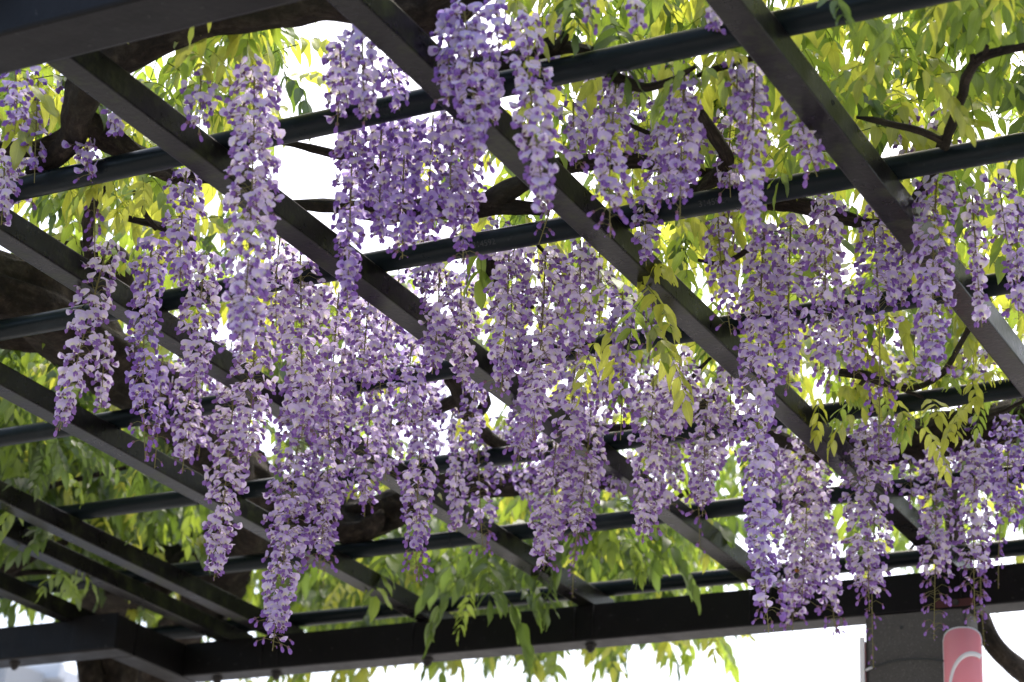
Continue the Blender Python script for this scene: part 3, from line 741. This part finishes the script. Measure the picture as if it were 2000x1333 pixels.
# x top, y top, x bottom, y bottom, width (photo pixels), share of buds, tone (0 pale, 1 violet), density, label
RAC = [
 (497,128,470,705,126,.05,.12,1.4,'long pale raceme nearest the camera, blurred, crossing the upper left rafter and pipe'),
 (392,150,388,262,90,.25,.55,.7,'short loose raceme under leaves just left of the long blurred raceme'),
 (8,305,2,440,80,.10,.05,1.0,'white-lilac raceme cut by the left edge above the pipe'),
 (30,140,28,262,90,.10,.55,.8,'faded raceme behind leaves at the top left corner under the near beam'),
 (222,205,226,270,60,.10,.3,.9,'small pale tuft beside the forked limb at the upper left'),
 (183,372,185,505,48,.85,.85,.8,'thin spike of dark closed buds beneath the leftmost stretch of the upper pipe'),
 (186,478,116,842,96,.04,.05,.95,'pale leftmost raceme leaning left in front of two rafters'),
 (208,655,198,805,58,.05,.1,.9,'small dim raceme just right of the leftmost pale raceme'),
 (299,462,284,900,84,.22,.55,1.1,'violet raceme with side buds crossing the second rafter on the left'),
 (364,335,352,560,98,.10,.45,1.0,'mid violet raceme behind and left of the long blurred raceme'),
 (404,495,384,765,98,.06,.15,1.1,'pale raceme filling the gap left of the blurred raceme tip'),
 (374,690,356,925,86,.10,.25,1.0,'drooping raceme ending at the rafter below with a single loose flower'),
 (318,700,302,915,62,.30,.65,.9,'violet budded raceme tip hanging behind the left pipe'),
 (462,700,418,1135,98,.04,.1,1.15,'long pale raceme narrowing to a point over the lower left rafter'),
 (500,600,482,905,108,.08,.2,1.15,'dense raceme directly under the blurred one'),
 (548,455,540,640,86,.08,.1,1.0,'pale raceme right of the blurred one at the dark pipe'),
 (604,700,532,1272,112,.06,.42,1.3,'lowest hanging raceme of all with its tip before the far beam'),
 (668,730,622,1120,108,.10,.30,1.3,'thick raceme against the right side of the lowest hanging one'),
 (615,520,590,860,110,.06,.12,1.2,'pale dense raceme in the left centre above the lowest hanging one'),
 (662,570,640,860,104,.08,.2,1.2,'full lilac raceme beneath the crossing of the long rafter and pipe'),
 (722,560,704,770,90,.08,.35,1.0,'lilac raceme hanging below the third rafter near a patch of yellow leaves'),
 (642,960,632,1150,34,.9,.6,.9,'bare budded stalk dangling beside the trunk stump'),
 (664,95,680,205,86,.10,.3,.9,'short raceme against white sky at the top left of the near pipe'),
 (708,58,716,235,96,.10,.45,1.0,'raceme in the sky gap beside the second rafter from the top'),
 (765,140,780,215,80,.10,.7,.9,'dark flowers tucked under the rafter above the near pipe'),
 (690,240,678,600,92,.05,.7,1.1,'dark violet raceme with long straight stem at the left of the central curtain'),
 (745,240,740,470,92,.08,.65,1.15,'dense dark raceme second in the central curtain under the near pipe'),
 (792,225,786,505,92,.10,.65,1.1,'third dark raceme of the central curtain, its tip touching the middle pipe'),
 (846,225,836,470,92,.08,.6,1.1,'fourth raceme of the central curtain with many open flowers'),
 (922,230,904,525,84,.12,.6,1.0,'raceme ending in big flowers in front of the middle pipe'),
 (905,8,928,318,108,.06,.4,1.25,'bright full raceme in front of the rafter at the top centre'),
 (868,28,876,205,88,.05,.5,1.15,'raceme tucked into the corner under the thick limb at the top centre'),
 (888,205,876,455,90,.08,.6,1.1,'raceme hanging just below the crossing of the rafter and the near pipe'),
 (955,95,962,240,70,.05,.4,1.0,'short raceme squeezed between the two bright racemes at the top centre'),
 (1028,30,1068,420,108,.05,.2,1.05,'large white-lilac raceme right of the top centre rafter'),
 (1078,395,1052,478,50,.8,.4,.9,'few loose buds dangling over the middle pipe at centre'),
 (970,0,975,100,70,.10,.45,.8,'small flowers among leaves at the top edge left of the white-lilac raceme'),
 (1150,0,1160,62,50,.40,.45,.8,'tiny flower tip against a yellow leaf at the top edge'),
 (1240,0,1246,70,60,.10,.25,.8,'small cluster at the top edge above the upper pipe'),
 (1395,28,1398,62,40,.0,.1,1.3,'single pale bloom hanging in front of the upper pipe'),
 (1206,140,1192,465,100,.20,.45,.9,'loose raceme with drooping bud tail right of the top centre rafter'),
 (1120,200,1125,330,80,.10,.5,.8,'half hidden raceme among yellow leaves right of centre top'),
 (1337,150,1328,430,98,.12,.5,1.1,'violet raceme left of the hooked branch under the upper pipe'),
 (1282,255,1286,415,88,.08,.4,1.0,'raceme glimpsed under the arching branch right of centre'),
 (1475,128,1472,480,82,.06,.2,1.0,'slim raceme with straight stem crossing the right part of the middle pipe'),
 (1548,170,1596,345,94,.12,.35,.95,'spreading raceme ending in one big bloom beside the right rafter'),
 (1440,120,1440,250,70,.10,.5,.9,'short dark raceme under the upper pipe at right'),
 (1494,440,1502,1245,100,.10,.35,1.25,'longest raceme, hanging from the middle pipe down past the far beam'),
 (1545,430,1540,760,92,.06,.3,1.1,'raceme pressed against the right side of the longest one'),
 (1402,425,1428,655,84,.25,.5,.85,'raceme with curling bud tip just left of the longest one'),
 (1275,395,1262,520,80,.10,.5,.9,'raceme behind the rafter right of centre'),
 (1612,375,1622,760,94,.12,.15,1.0,'pale raceme hanging from the knobbly branch at right'),
 (1705,415,1716,885,102,.50,.6,1.0,'violet raceme whose lower half is dark swollen buds'),
 (1660,560,1668,745,70,.15,.4,.9,'smaller raceme between the pale one and the one with dark buds'),
 (1830,340,1822,745,108,.06,.35,1.25,'full bright raceme in front of the last rafter at right'),
 (1898,365,1918,640,62,.04,.05,.9,'narrow pale raceme curving right beside the last rafter'),
 (1950,340,1968,480,76,.10,.25,.8,'sparse raceme with arching stalks near the right edge'),
 (1990,395,1990,625,70,.10,.5,1.0,'raceme cut by the right edge beside the third pipe'),
 (1768,440,1760,600,70,.10,.5,1.0,'raceme behind the last rafter where it meets the third pipe'),
 (1690,825,1698,1195,112,.14,.3,1.25,'thick raceme above the column with fading bud tip'),
 (1712,960,1706,1305,44,.8,.5,.8,'bare tail of buds hanging in front of the speckled column'),
 (1574,850,1566,1180,116,.06,.2,1.25,'broad pale raceme right of the longest one, a bee on it'),
 (1608,960,1634,1245,70,.18,.3,.95,'raceme leaning right with open pale flowers over the far beam'),
 (1548,980,1548,1240,90,.12,.3,1.0,'tip cluster beside the longest raceme against the beam'),
 (1830,868,1824,1250,88,.34,.25,1.1,'slender raceme with bud tail left of the red banner sign'),
 (1906,860,1904,1215,90,.28,.3,1.15,'slender raceme directly above the red banner sign'),
 (1918,1010,1924,1275,28,.95,.3,.9,'greyish bare flower stalk hanging over the smooth trunk'),
 (1975,815,1968,1010,88,.12,.75,1.1,'dark violet raceme at the right edge over the far pipes'),
 (1958,980,1950,1150,22,.95,.3,.7,'thin spent stalk close to the right edge'),
 (1778,900,1782,985,70,.20,.6,.8,'small violet tuft right of the thick raceme by the bough'),
 (1276,740,1254,1062,98,.06,.05,1.2,'pale pink dense raceme hanging below the crossing bough right of centre'),
 (1200,860,1212,975,70,.12,.5,.9,'short raceme left of the pale pink dense one'),
 (1384,760,1372,1010,90,.10,.2,1.1,'raceme under the forked twigs right of centre'),
 (1360,940,1366,1085,44,.7,.5,.6,'curling tail of small buds at the far pipe right of centre'),
 (1330,690,1318,860,92,.08,.1,1.1,'pinkish raceme left of the forked twigs'),
 (1430,700,1424,880,84,.08,.15,1.0,'pinkish raceme right of the forked twigs'),
 (1092,800,1062,1115,104,.08,.2,1.2,'broad raceme with flowers just touching the far end of the central rafter'),
 (1140,790,1122,1075,96,.16,.3,1.1,'raceme next to the green leaf fan at lower centre'),
 (1140,1000,1118,1168,26,.95,.1,.9,'bare green stalk with empty calyces above the far beam at centre'),
 (954,880,944,1090,80,.30,.55,.85,'loose raceme with two hanging buds over the lower centre rafter'),
 (898,850,892,1040,58,.05,.1,.95,'narrow pinkish raceme left of the loose one over the lower centre rafter'),
 (832,740,812,1140,84,.18,.35,1.15,'neat isolated raceme left of lower centre with buds at its tip'),
 (728,740,712,1010,92,.15,.4,1.1,'raceme with budded tip in front of the fibrous bark'),
 (768,800,752,940,84,.10,.4,1.0,'raceme between the neat isolated one and the lilac ones to its left'),
 (994,480,978,770,104,.05,.15,1.25,'pale raceme left in the middle curtain beneath the middle pipe'),
 (1066,490,1040,850,114,.05,.12,1.3,'widest pale raceme in the very centre of the picture'),
 (1032,700,1012,900,92,.08,.4,1.2,'violet raceme below the very centre beside the bent branch'),
 (1134,470,1130,700,82,.08,.3,1.0,'raceme in front of the white sky right of the centre'),
 (1132,640,1112,900,104,.06,.4,1.2,'violet raceme right of centre ending above the crossing bough'),
 (1216,570,1212,860,72,.20,.65,.95,'dark budded raceme behind the big hanging leaflets'),
 (1276,560,1268,710,54,.30,.6,.8,'thin budded raceme right of the big hanging leaflets'),
 (858,520,844,730,92,.06,.35,1.15,'raceme beneath the middle pipe left of centre'),
 (900,560,904,755,84,.04,.1,1.1,'raceme ending in two large pale blooms above the bent branch'),
 (806,660,790,830,92,.08,.45,1.1,'raceme around the fourth pipe left of centre'),
 (760,610,742,760,80,.08,.3,1.0,'raceme against sky left of the fourth pipe stretch'),
 (930,740,922,880,70,.08,.4,1.0,'raceme partly behind the bent branch'),
 (1180,700,1178,800,70,.10,.3,1.0,'raceme between the budded and the violet one right of centre'),
]
for row in RAC:
    xt, yt, xb, yb, wp, bu, tone, de, lab = row
    raceme(xt, yt, xb, yb, wp, bu, tone, de * .95, lab, G, bare=.25 if bu > .8 else .03)
# racemes seen only as pieces between and behind the front ones
BACK = [
 (640,230,960,440,8,.7,'dark raceme glimpsed behind the central curtain under the near pipe'),
 (820,470,1180,700,9,.25,'pale raceme glimpsed behind the middle of the picture'),
 (540,540,800,760,6,.3,'raceme glimpsed behind the left centre mass of flowers'),
 (380,560,560,800,3,.3,'raceme glimpsed behind the long racemes at left'),
 (640,700,900,900,6,.4,'raceme glimpsed behind the fourth pipe left of centre'),
 (940,760,1180,950,7,.35,'raceme glimpsed behind the lower centre flowers'),
 (1250,700,1470,900,9,.2,'pinkish raceme glimpsed in the thicket of twigs right of centre'),
 (1180,140,1480,400,8,.5,'raceme glimpsed behind the branches under the upper pipe'),
 (1460,760,1640,1000,6,.3,'raceme glimpsed behind the longest one'),
 (1560,440,1860,640,6,.4,'raceme glimpsed behind the third pipe at right'),
 (1700,640,1960,760,5,.15,'pale raceme glimpsed behind yellow leaves at right'),
 (1880,830,1999,960,4,.6,'raceme glimpsed behind the thick bough at the right edge'),
 (640,60,800,180,4,.4,'raceme glimpsed in the bright gap at top left of centre'),
 (1000,0,1300,160,4,.35,'raceme glimpsed among leaves at the top edge'),
 (0,180,220,420,5,.3,'raceme glimpsed among leaves behind the forked limb'),
 (1740,200,1840,300,2,.2,'raceme glimpsed above the middle pipe at right'),
]
rb = random.Random(99)
used = set()
STOP = {'the', 'a', 'of', 'in', 'on', 'at', 'by', 'with', 'its', 'and', 'over', 'under', 'from', 'beside', 'behind', 'before', 'above', 'below', 'just', 'near', 'to', 'left', 'right', 'against', 'around', 'among', 'between', 'front', 'first', 'two', 'single', 'whose', 'beneath', 'next', 'hanging', 'ending', 'touching', 'crossing', 'big', 'lower', 'upper', 'small'}
def short(lab):
    ws = lab.split(',')[0].split()[:9]
    while ws[-1] in STOP: ws.pop()
    return ' '.join(ws)
def back_label(x, y, word):
    """names a half hidden raceme by the front raceme it shows beside"""
    for r in sorted(RAC, key=lambda r: abs((r[0] + r[2]) / 2 - x) + .5 * abs((r[1] + r[3]) / 2 - y)):
        dx, dy = x - (r[0] + r[2]) / 2, y - (r[1] + r[3]) / 2
        side = ('left of' if dx < 0 else 'right of') if abs(dx) > .35 * abs(dy) else ('above' if dy < 0 else 'below')
        k = (r[8], side)
        if k in used: continue
        used.add(k)
        return f"{word} raceme {side} the {short(r[8])}"
for x0, y0, x1, y1, n, tone, lab in BACK:
    for i in range(max(1, round(n * .8))):
        xx = rb.uniform(x0, x1); yy = y0 + rb.uniform(-.25, .6) * (y1 - y0); L = rb.uniform(110, 220)
        word = 'half hidden' if tone > .33 else 'half hidden pale'
        raceme(xx, yy, xx - 8, yy + L, rb.uniform(74, 100), .1, min(1, tone + .15), .6, back_label(xx, yy + L / 2, word), lab.replace('raceme glimpsed', 'racemes glimpsed'), z=rb.uniform(2.0, 2.16), full=False)
print('flowers', NF)

# ------------------------------------------------------------------ leaves
def leaflet_mb(seed_, L=.064, Wd=.027):
    rs = random.Random(seed_); mb = MB(); n = 7
    fold = rs.uniform(.15, .5); curl = rs.uniform(.05, .35); wav = rs.uniform(.04, .12); ph = rs.random() * 6
    side = rs.uniform(-.12, .12)
    vs = []; uv = []
    for i in range(n + 1):
        s = i / n
        ww = Wd / 2 * (math.sin(math.pi * min(1, s ** .72)) ** .8) * (1 - .25 * s)
        if i == n: ww = 0
        x = L * s; cz = -curl * L * s * s; cy = side * L * s * s
        for k, q in enumerate((-1, 0, 1)):
            e = wav * Wd * math.sin(9 * s + ph + q) * abs(q)
            vs.append((x, cy + q * ww * math.cos(fold), cz + abs(q) * ww * math.sin(fold) + e)); uv.append((q, s))
    fs = []
    for i in range(n):
        for k in range(2):
            a = i * 3 + k; fs.append((a, a + 1, a + 4, a + 3))
    mb.add(vs, fs, uv); return mb
LEAFLET_MB = [leaflet_mb(200 + i) for i in range(7)]
def leaf_layout(seed_, npair, droop, size):
    """rachis points and leaflet placements (variant, matrix) of a compound leaf growing along +X; gravity is -Z"""
    rs = random.Random(seed_)
    L = .035 * (npair + 1.2) * size; pts = []
    p = Vector((0, 0, 0)); pitch = rs.uniform(-.5, .5); az = 0
    seg = 10
    for i in range(seg + 1):
        pts.append(p.copy())
        p = p + Vector((math.cos(pitch) * math.cos(az), math.cos(pitch) * math.sin(az), math.sin(pitch))) * (L / seg)
        pitch -= droop / seg * rs.uniform(.6, 1.4); pitch = max(pitch, -1.5); az += rs.uniform(-.08, .08)
    pl = []
    def P(s):
        f = s * seg; i = min(int(f), seg - 1); return pts[i].lerp(pts[i + 1], f - i), (pts[i + 1] - pts[i]).normalized()
    def place(pos, d, sc):
        d = d.normalized(); zz = Vector((rs.uniform(-.5, .5), rs.uniform(-.5, .5), 1)); zz = (zz - d * zz.dot(d))
        if zz.length < .05: zz = Vector((1, 0, 0)) - d * d.x
        zz.normalize(); yy = zz.cross(d)
        R = Matrix((d, yy, zz)).transposed().to_4x4()
        pl.append((rs.randrange(7), Matrix.Translation(pos) @ R @ Matrix.Scale(sc, 4)))
    hang = rs.uniform(.15, 1.35)
    for i in range(npair):
        s = .28 + .66 * i / max(1, npair - 1) * .95
        c, tn = P(s)
        sd_ = tn.cross(Vector((0, 0, 1)))
        if sd_.length < .1: sd_ = Vector((0, 1, 0))
        sd_.normalize()
        for q in (-1, 1):
            d = sd_ * q * rs.uniform(.6, 1.0) + tn * rs.uniform(.3, .8) + Vector((0, 0, -1)) * hang * rs.uniform(.6, 1.3)
            place(c, d, size * (.72 + .38 * math.sin(math.pi * (i + .8) / (npair + .6))) * rs.uniform(.85, 1.12))
    c, tn = P(1.0); place(c, tn + Vector((0, 0, -.3 * hang)), size * 1.05)
    return pts, pl
LAYS = [leaf_layout(300 + i, 3 + i % 4, random.Random(i).uniform(.5, 1.7), .85 + .08 * (i % 5)) for i in range(14)]
def rachis_mb(pts):
    mb = MB(); n = len(pts); mb.tube(pts, [.0013 - .0008 * i / (n - 1) for i in range(n)], 4); return mb
def cleaf_mb(lay):
    mb = rachis_mb(lay[0]); mb.mi = [1] * len(mb.mi)
    for var, M in lay[1]:
        src = LEAFLET_MB[var]; mb.add([M @ Vector(v) for v in src.v], src.f, src.uv, 0)
    return mb
CLEAF_MB = [cleaf_mb(l) for l in LAYS]
RACH_MB = [rachis_mb(l[0]) for l in LAYS]
CLEAF_ME = [[mb.mesh('compound_leaf', [M_LEAF[t_], M_TWIG]) for mb in CLEAF_MB] for t_ in range(3)]
RACH_ME = [mb.mesh('leaf_stalk', [M_TWIG]) for mb in RACH_MB]
LEAFLET_ME = [[mb.mesh('leaflet', [M_LEAF[t_]]) for mb in LEAFLET_MB] for t_ in range(3)]

# how much foliage each stretch of the roof carries, 100 photo pixels a cell (seen from the camera), 0 = open sky
DENS = [
 '00455500024566757875',
 '76277410013453555863',
 '86365300233555668755',
 '66764100234345665456',
 '88864122343347655577',
 '24765532133357776676',
 '75344756433456678886',
 '88533444543456688997',
 '88753334233344456555',
 '99982445566675466655',
 '99996578999994457644',
 '13867899999995122421',
 '00000000000000000000',
]
leaves = []      # (vine, layout, tone, location, yaw, scale)
rl = random.Random(5)
def lev(px, py):
    i, j = int(py // 100), int(px // 100)
    i = min(max(i, 0), 12); j = min(max(j, 0), 19)
    return int(DENS[i][j])
def which(px, py):
    return 'top' if py < 430 and px < 1640 else ('left' if px < 1050 else 'right')
for i in range(-2, 12):
    for j in range(-3, 23):
        L = lev(j * 100 + 50, max(i, 0) * 100 + 50)
        if i < 0: L = 6
        n = (L + (1.2 if L > 1 else 0)) * (1.35 if i < 8 else 1.6)
        n = int(n) + (rl.random() < n - int(n))
        for k in range(n):
            px, py = (j + rl.random()) * 100, (i + rl.random()) * 100 - (60 if i < 8 else 25)
            z = 2.02 + .62 * rl.random() ** 1.1
            p = at_z(px, py, z)
            yaw = rl.uniform(0, 6.283); sc = rl.uniform(.66, 1.05)
            lay = rl.randrange(14)
            q = p + Vector((math.cos(yaw), math.sin(yaw), -.4)) * .11 * sc
            q2 = q + Vector((0, 0, -.09))
            if min(lev(*to_px(p)), lev(*to_px(q)), lev(*to_px(q2))) <= 2 and rl.random() < .85: continue
            deep = i >= 8  # far rows take more dark leaves: shade put into the leaf colour
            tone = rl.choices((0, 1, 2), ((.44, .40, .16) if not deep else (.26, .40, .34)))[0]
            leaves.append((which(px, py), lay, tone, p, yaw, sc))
# added second storey, mostly dark leaves, that shades the far left and far centre
for i in range(2300):
    q = rl.random()
    px, py = (rl.uniform(-150, 420), rl.uniform(620, 1150)) if q < .55 else (rl.uniform(560, 1330), rl.uniform(960, 1180))
    if lev(px, py) < 5: continue
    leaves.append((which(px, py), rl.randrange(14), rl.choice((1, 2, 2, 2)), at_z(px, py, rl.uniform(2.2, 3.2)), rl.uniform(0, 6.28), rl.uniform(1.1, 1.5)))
# canopy past the far beam, its fringe hanging below it
def spray(px, py, y, n, spread, tone=None, vine=None, sc=1.0):
    for k in range(n):
        p = at_y(px + rl.gauss(0, spread), py + rl.gauss(0, spread * .5), y)
        leaves.append((vine or which(px, py), rl.randrange(14), rl.choice((0, 0, 1)) if tone is None else tone, p, rl.uniform(0, 6.28), sc * rl.uniform(.8, 1.1)))
for px, py, n in ((620,1262,4),(700,1270,4),(780,1262,3),(860,1240,4),(930,1225,5),(1000,1230,5),(1075,1232,5),(1150,1228,4),(1215,1215,5),(1300,1205,3),(1375,1200,4),(1425,1205,2),(560,1290,4),(480,1300,3)):
    spray(px, py, 6.25, n, 24)
for px, py, n, yy in ((1150,995,3,5.2),(1190,985,4,5.2),(1225,990,4,5.2),(1255,1000,2,5.2),(930,1060,2,5.3),(970,1060,2,5.3),(1010,1050,2,5.3),(1045,1055,2,5.3),(880,1055,2,5.35),(1090,1020,2,5.35),(780,1040,2,5.35),(720,1070,1,5.35),(935,1120,2,5.25)):
    for k in range(n):
        leaves.append(('right' if px > 1100 else 'left', rl.randrange(14), rl.choice((1, 2, 2)) if px < 1100 else rl.choice((1, 2, 2)), at_y(px + rl.gauss(0, 14), py + rl.gauss(0, 12), yy), rl.uniform(0, 6.28), rl.uniform(1.05, 1.35)))
# hanging sprays in front, put one by one: pixel of the base, height above the camera, how many, tone
for px, py, z, n, tn in ((105,870,1.94,3,2),(110,920,1.92,2,1),(108,975,1.89,2,2),(105,1030,1.86,2,2),(118,1080,1.84,1,1),(138,1110,1.84,1,1),(100,1115,1.83,1,1),
        (318,1000,1.92,2,2),(332,1030,1.90,1,2),(512,830,1.86,2,1),(1185,545,1.84,2,0),(1232,540,1.84,2,0),(1188,640,1.80,2,0),(1262,570,1.84,2,0),(1225,600,1.82,1,0),
        (1590,770,1.86,2,0),(1640,760,1.86,3,0),(1690,790,1.85,2,0),(1735,770,1.86,2,0),(1770,800,1.85,2,0),(1815,770,1.86,2,0),(1870,775,1.86,2,0),(1900,745,1.87,2,0),(1925,760,1.87,2,0),(1850,800,1.85,1,0),(1540,800,1.87,2,1),
        (960,1115,1.88,1,2),(935,1140,1.85,1,1),(1015,1100,1.89,1,1),(772,940,1.87,2,0),(1195,1040,1.90,4,1),(1225,1050,1.90,3,1),(1170,1050,1.92,2,1),
        (395,92,1.95,1,0),(350,104,1.96,1,0),(445,88,1.95,1,0),(1355,130,1.88,2,1),(1395,120,1.88,2,0),(240,340,1.92,3,0),(290,350,1.92,2,0),(215,355,1.93,2,0),
        (1105,30,1.93,2,0),(1085,20,1.93,2,0),(1290,80,1.92,2,1),(1750,110,1.96,1,0),(1680,120,1.97,1,0),(1800,40,1.96,1,0),(1590,-30,1.90,1,2),(1395,1010,1.92,2,0),(1345,1130,1.9,2,1),(1320,1010,1.92,2,0)):
    for k in range(n):
        p = at_z(px + rl.uniform(-14, 14), py + rl.uniform(-10, 10), z)
        leaves.append((which(px, py), rl.randrange(14), tn if tn == 2 or rl.random() < .75 else 1, p, rl.uniform(0, 6.28), rl.uniform(.5, .72) * (1.25 if (1150 < px < 1300 and 500 < py < 700) or px < 150 or 300 < px < 350 else 1)))
def near_key(l): return (l[3] - CAM).length / l[5]
for vk, V in VN.items():
    mine = sorted((l for l in leaves if l[0] == vk), key=near_key)
    for l in mine[:70]:
        _, lay, tone, p, yaw, sc = l
        o = link('compound_leaf', RACH_ME[lay], V, p - V.location); o.rotation_euler = (0, 0, yaw); o.scale = (sc,) * 3
        for var, M in LAYS[lay][1]:
            c = bpy.data.objects.new('leaflet', LEAFLET_ME[tone][var]); COL.objects.link(c)
            c.parent = o; c.matrix_local = M
    for l in mine[70:290]:
        _, lay, tone, p, yaw, sc = l
        o = link('compound_leaf', CLEAF_ME[tone][lay], V, p - V.location); o.rotation_euler = (0, 0, yaw); o.scale = (sc,) * 3
    rest = mine[290:]
    if rest:
        items = {0: [], 1: [], 2: []}
        for _, lay, tone, p, yaw, sc in rest:
            items[tone].append((lay, Matrix.Translation(p - V.location) @ Matrix.Rotation(yaw, 4, 'Z') @ Matrix.Scale(sc, 4)))
        big = MB(); Vv = []; o_ = 0
        arr = [np.array(mb.v) for mb in CLEAF_MB]
        for tone, its in items.items():
            for lay, M in its:
                A = np.array(M); Vv.append(arr[lay] @ A[:3, :3].T + A[:3, 3]); src = CLEAF_MB[lay]
                big.f += [tuple(i + o_ for i in q) for q in src.f]; big.uv += src.uv
                big.mi += [3 if q else tone for q in src.mi]; o_ += len(src.v)
        big.v = np.concatenate(Vv).tolist()
        o = big.build('foliage', M_LEAF + [M_TWIG], V); o['kind'] = 'stuff'
print('leaves', len(leaves))

# ------------------------------------------------------------------ the bee on the broad raceme
bp = at_y(1556, 1117, at_z(1574, 850, 1.90).y - .062)
bee = tag(empty('carpenter_bee', bp), 'large black bee with orange furry back clinging to the broad pale raceme', 'bee')
mb = MB(); tear(mb, (.001, 0, -.002), (-.002, 0, -.018), .0062, 1.05, 0, 12, (.6, .95, 1.0, .95, .8, .45)); mb.build('abdomen', [M_BEEBLK], bee)
mb = MB(); tear(mb, (.0, 0, -.003), (.001, 0, .0085), .0052, 1.05, 0, 12, (.7, 1.0, 1.0, .7)); mb.build('thorax', [M_BEEORG], bee)
mb = MB(); tear(mb, (.001, 0, .0075), (.002, 0, .0125), .0036, 1.2, 0, 10, (.7, 1.0, .8)); mb.build('head', [M_BEEBLK], bee)
for s in (-1, 1):
    mb = MB(); n = 10
    vs = [(-.0035, s * .002, .004)] + [(-.0045 - .001 * math.sin(k / n * 3.14), s * (.003 + .014 * math.sin(k / n * 3.14) * .5 + .010 * k / n), .004 - .014 * (1 - math.cos(k / n * 3.14)) / 2 * .8) for k in range(1, n)]
    mb.add(vs, [(0, k, k + 1) for k in range(1, n - 1)]); mb.build('wing', [M_BEEWING], bee)
    for q in (-1, 0, 1):
        mb = MB(); mb.tube([(.002, s * .003, .001 + q * .003), (.006, s * .008, q * .004 + .003), (.010, s * .0075, q * .006)], [.0007, .0006, .0004], 5); mb.build('leg', [M_BEEBLK], bee)
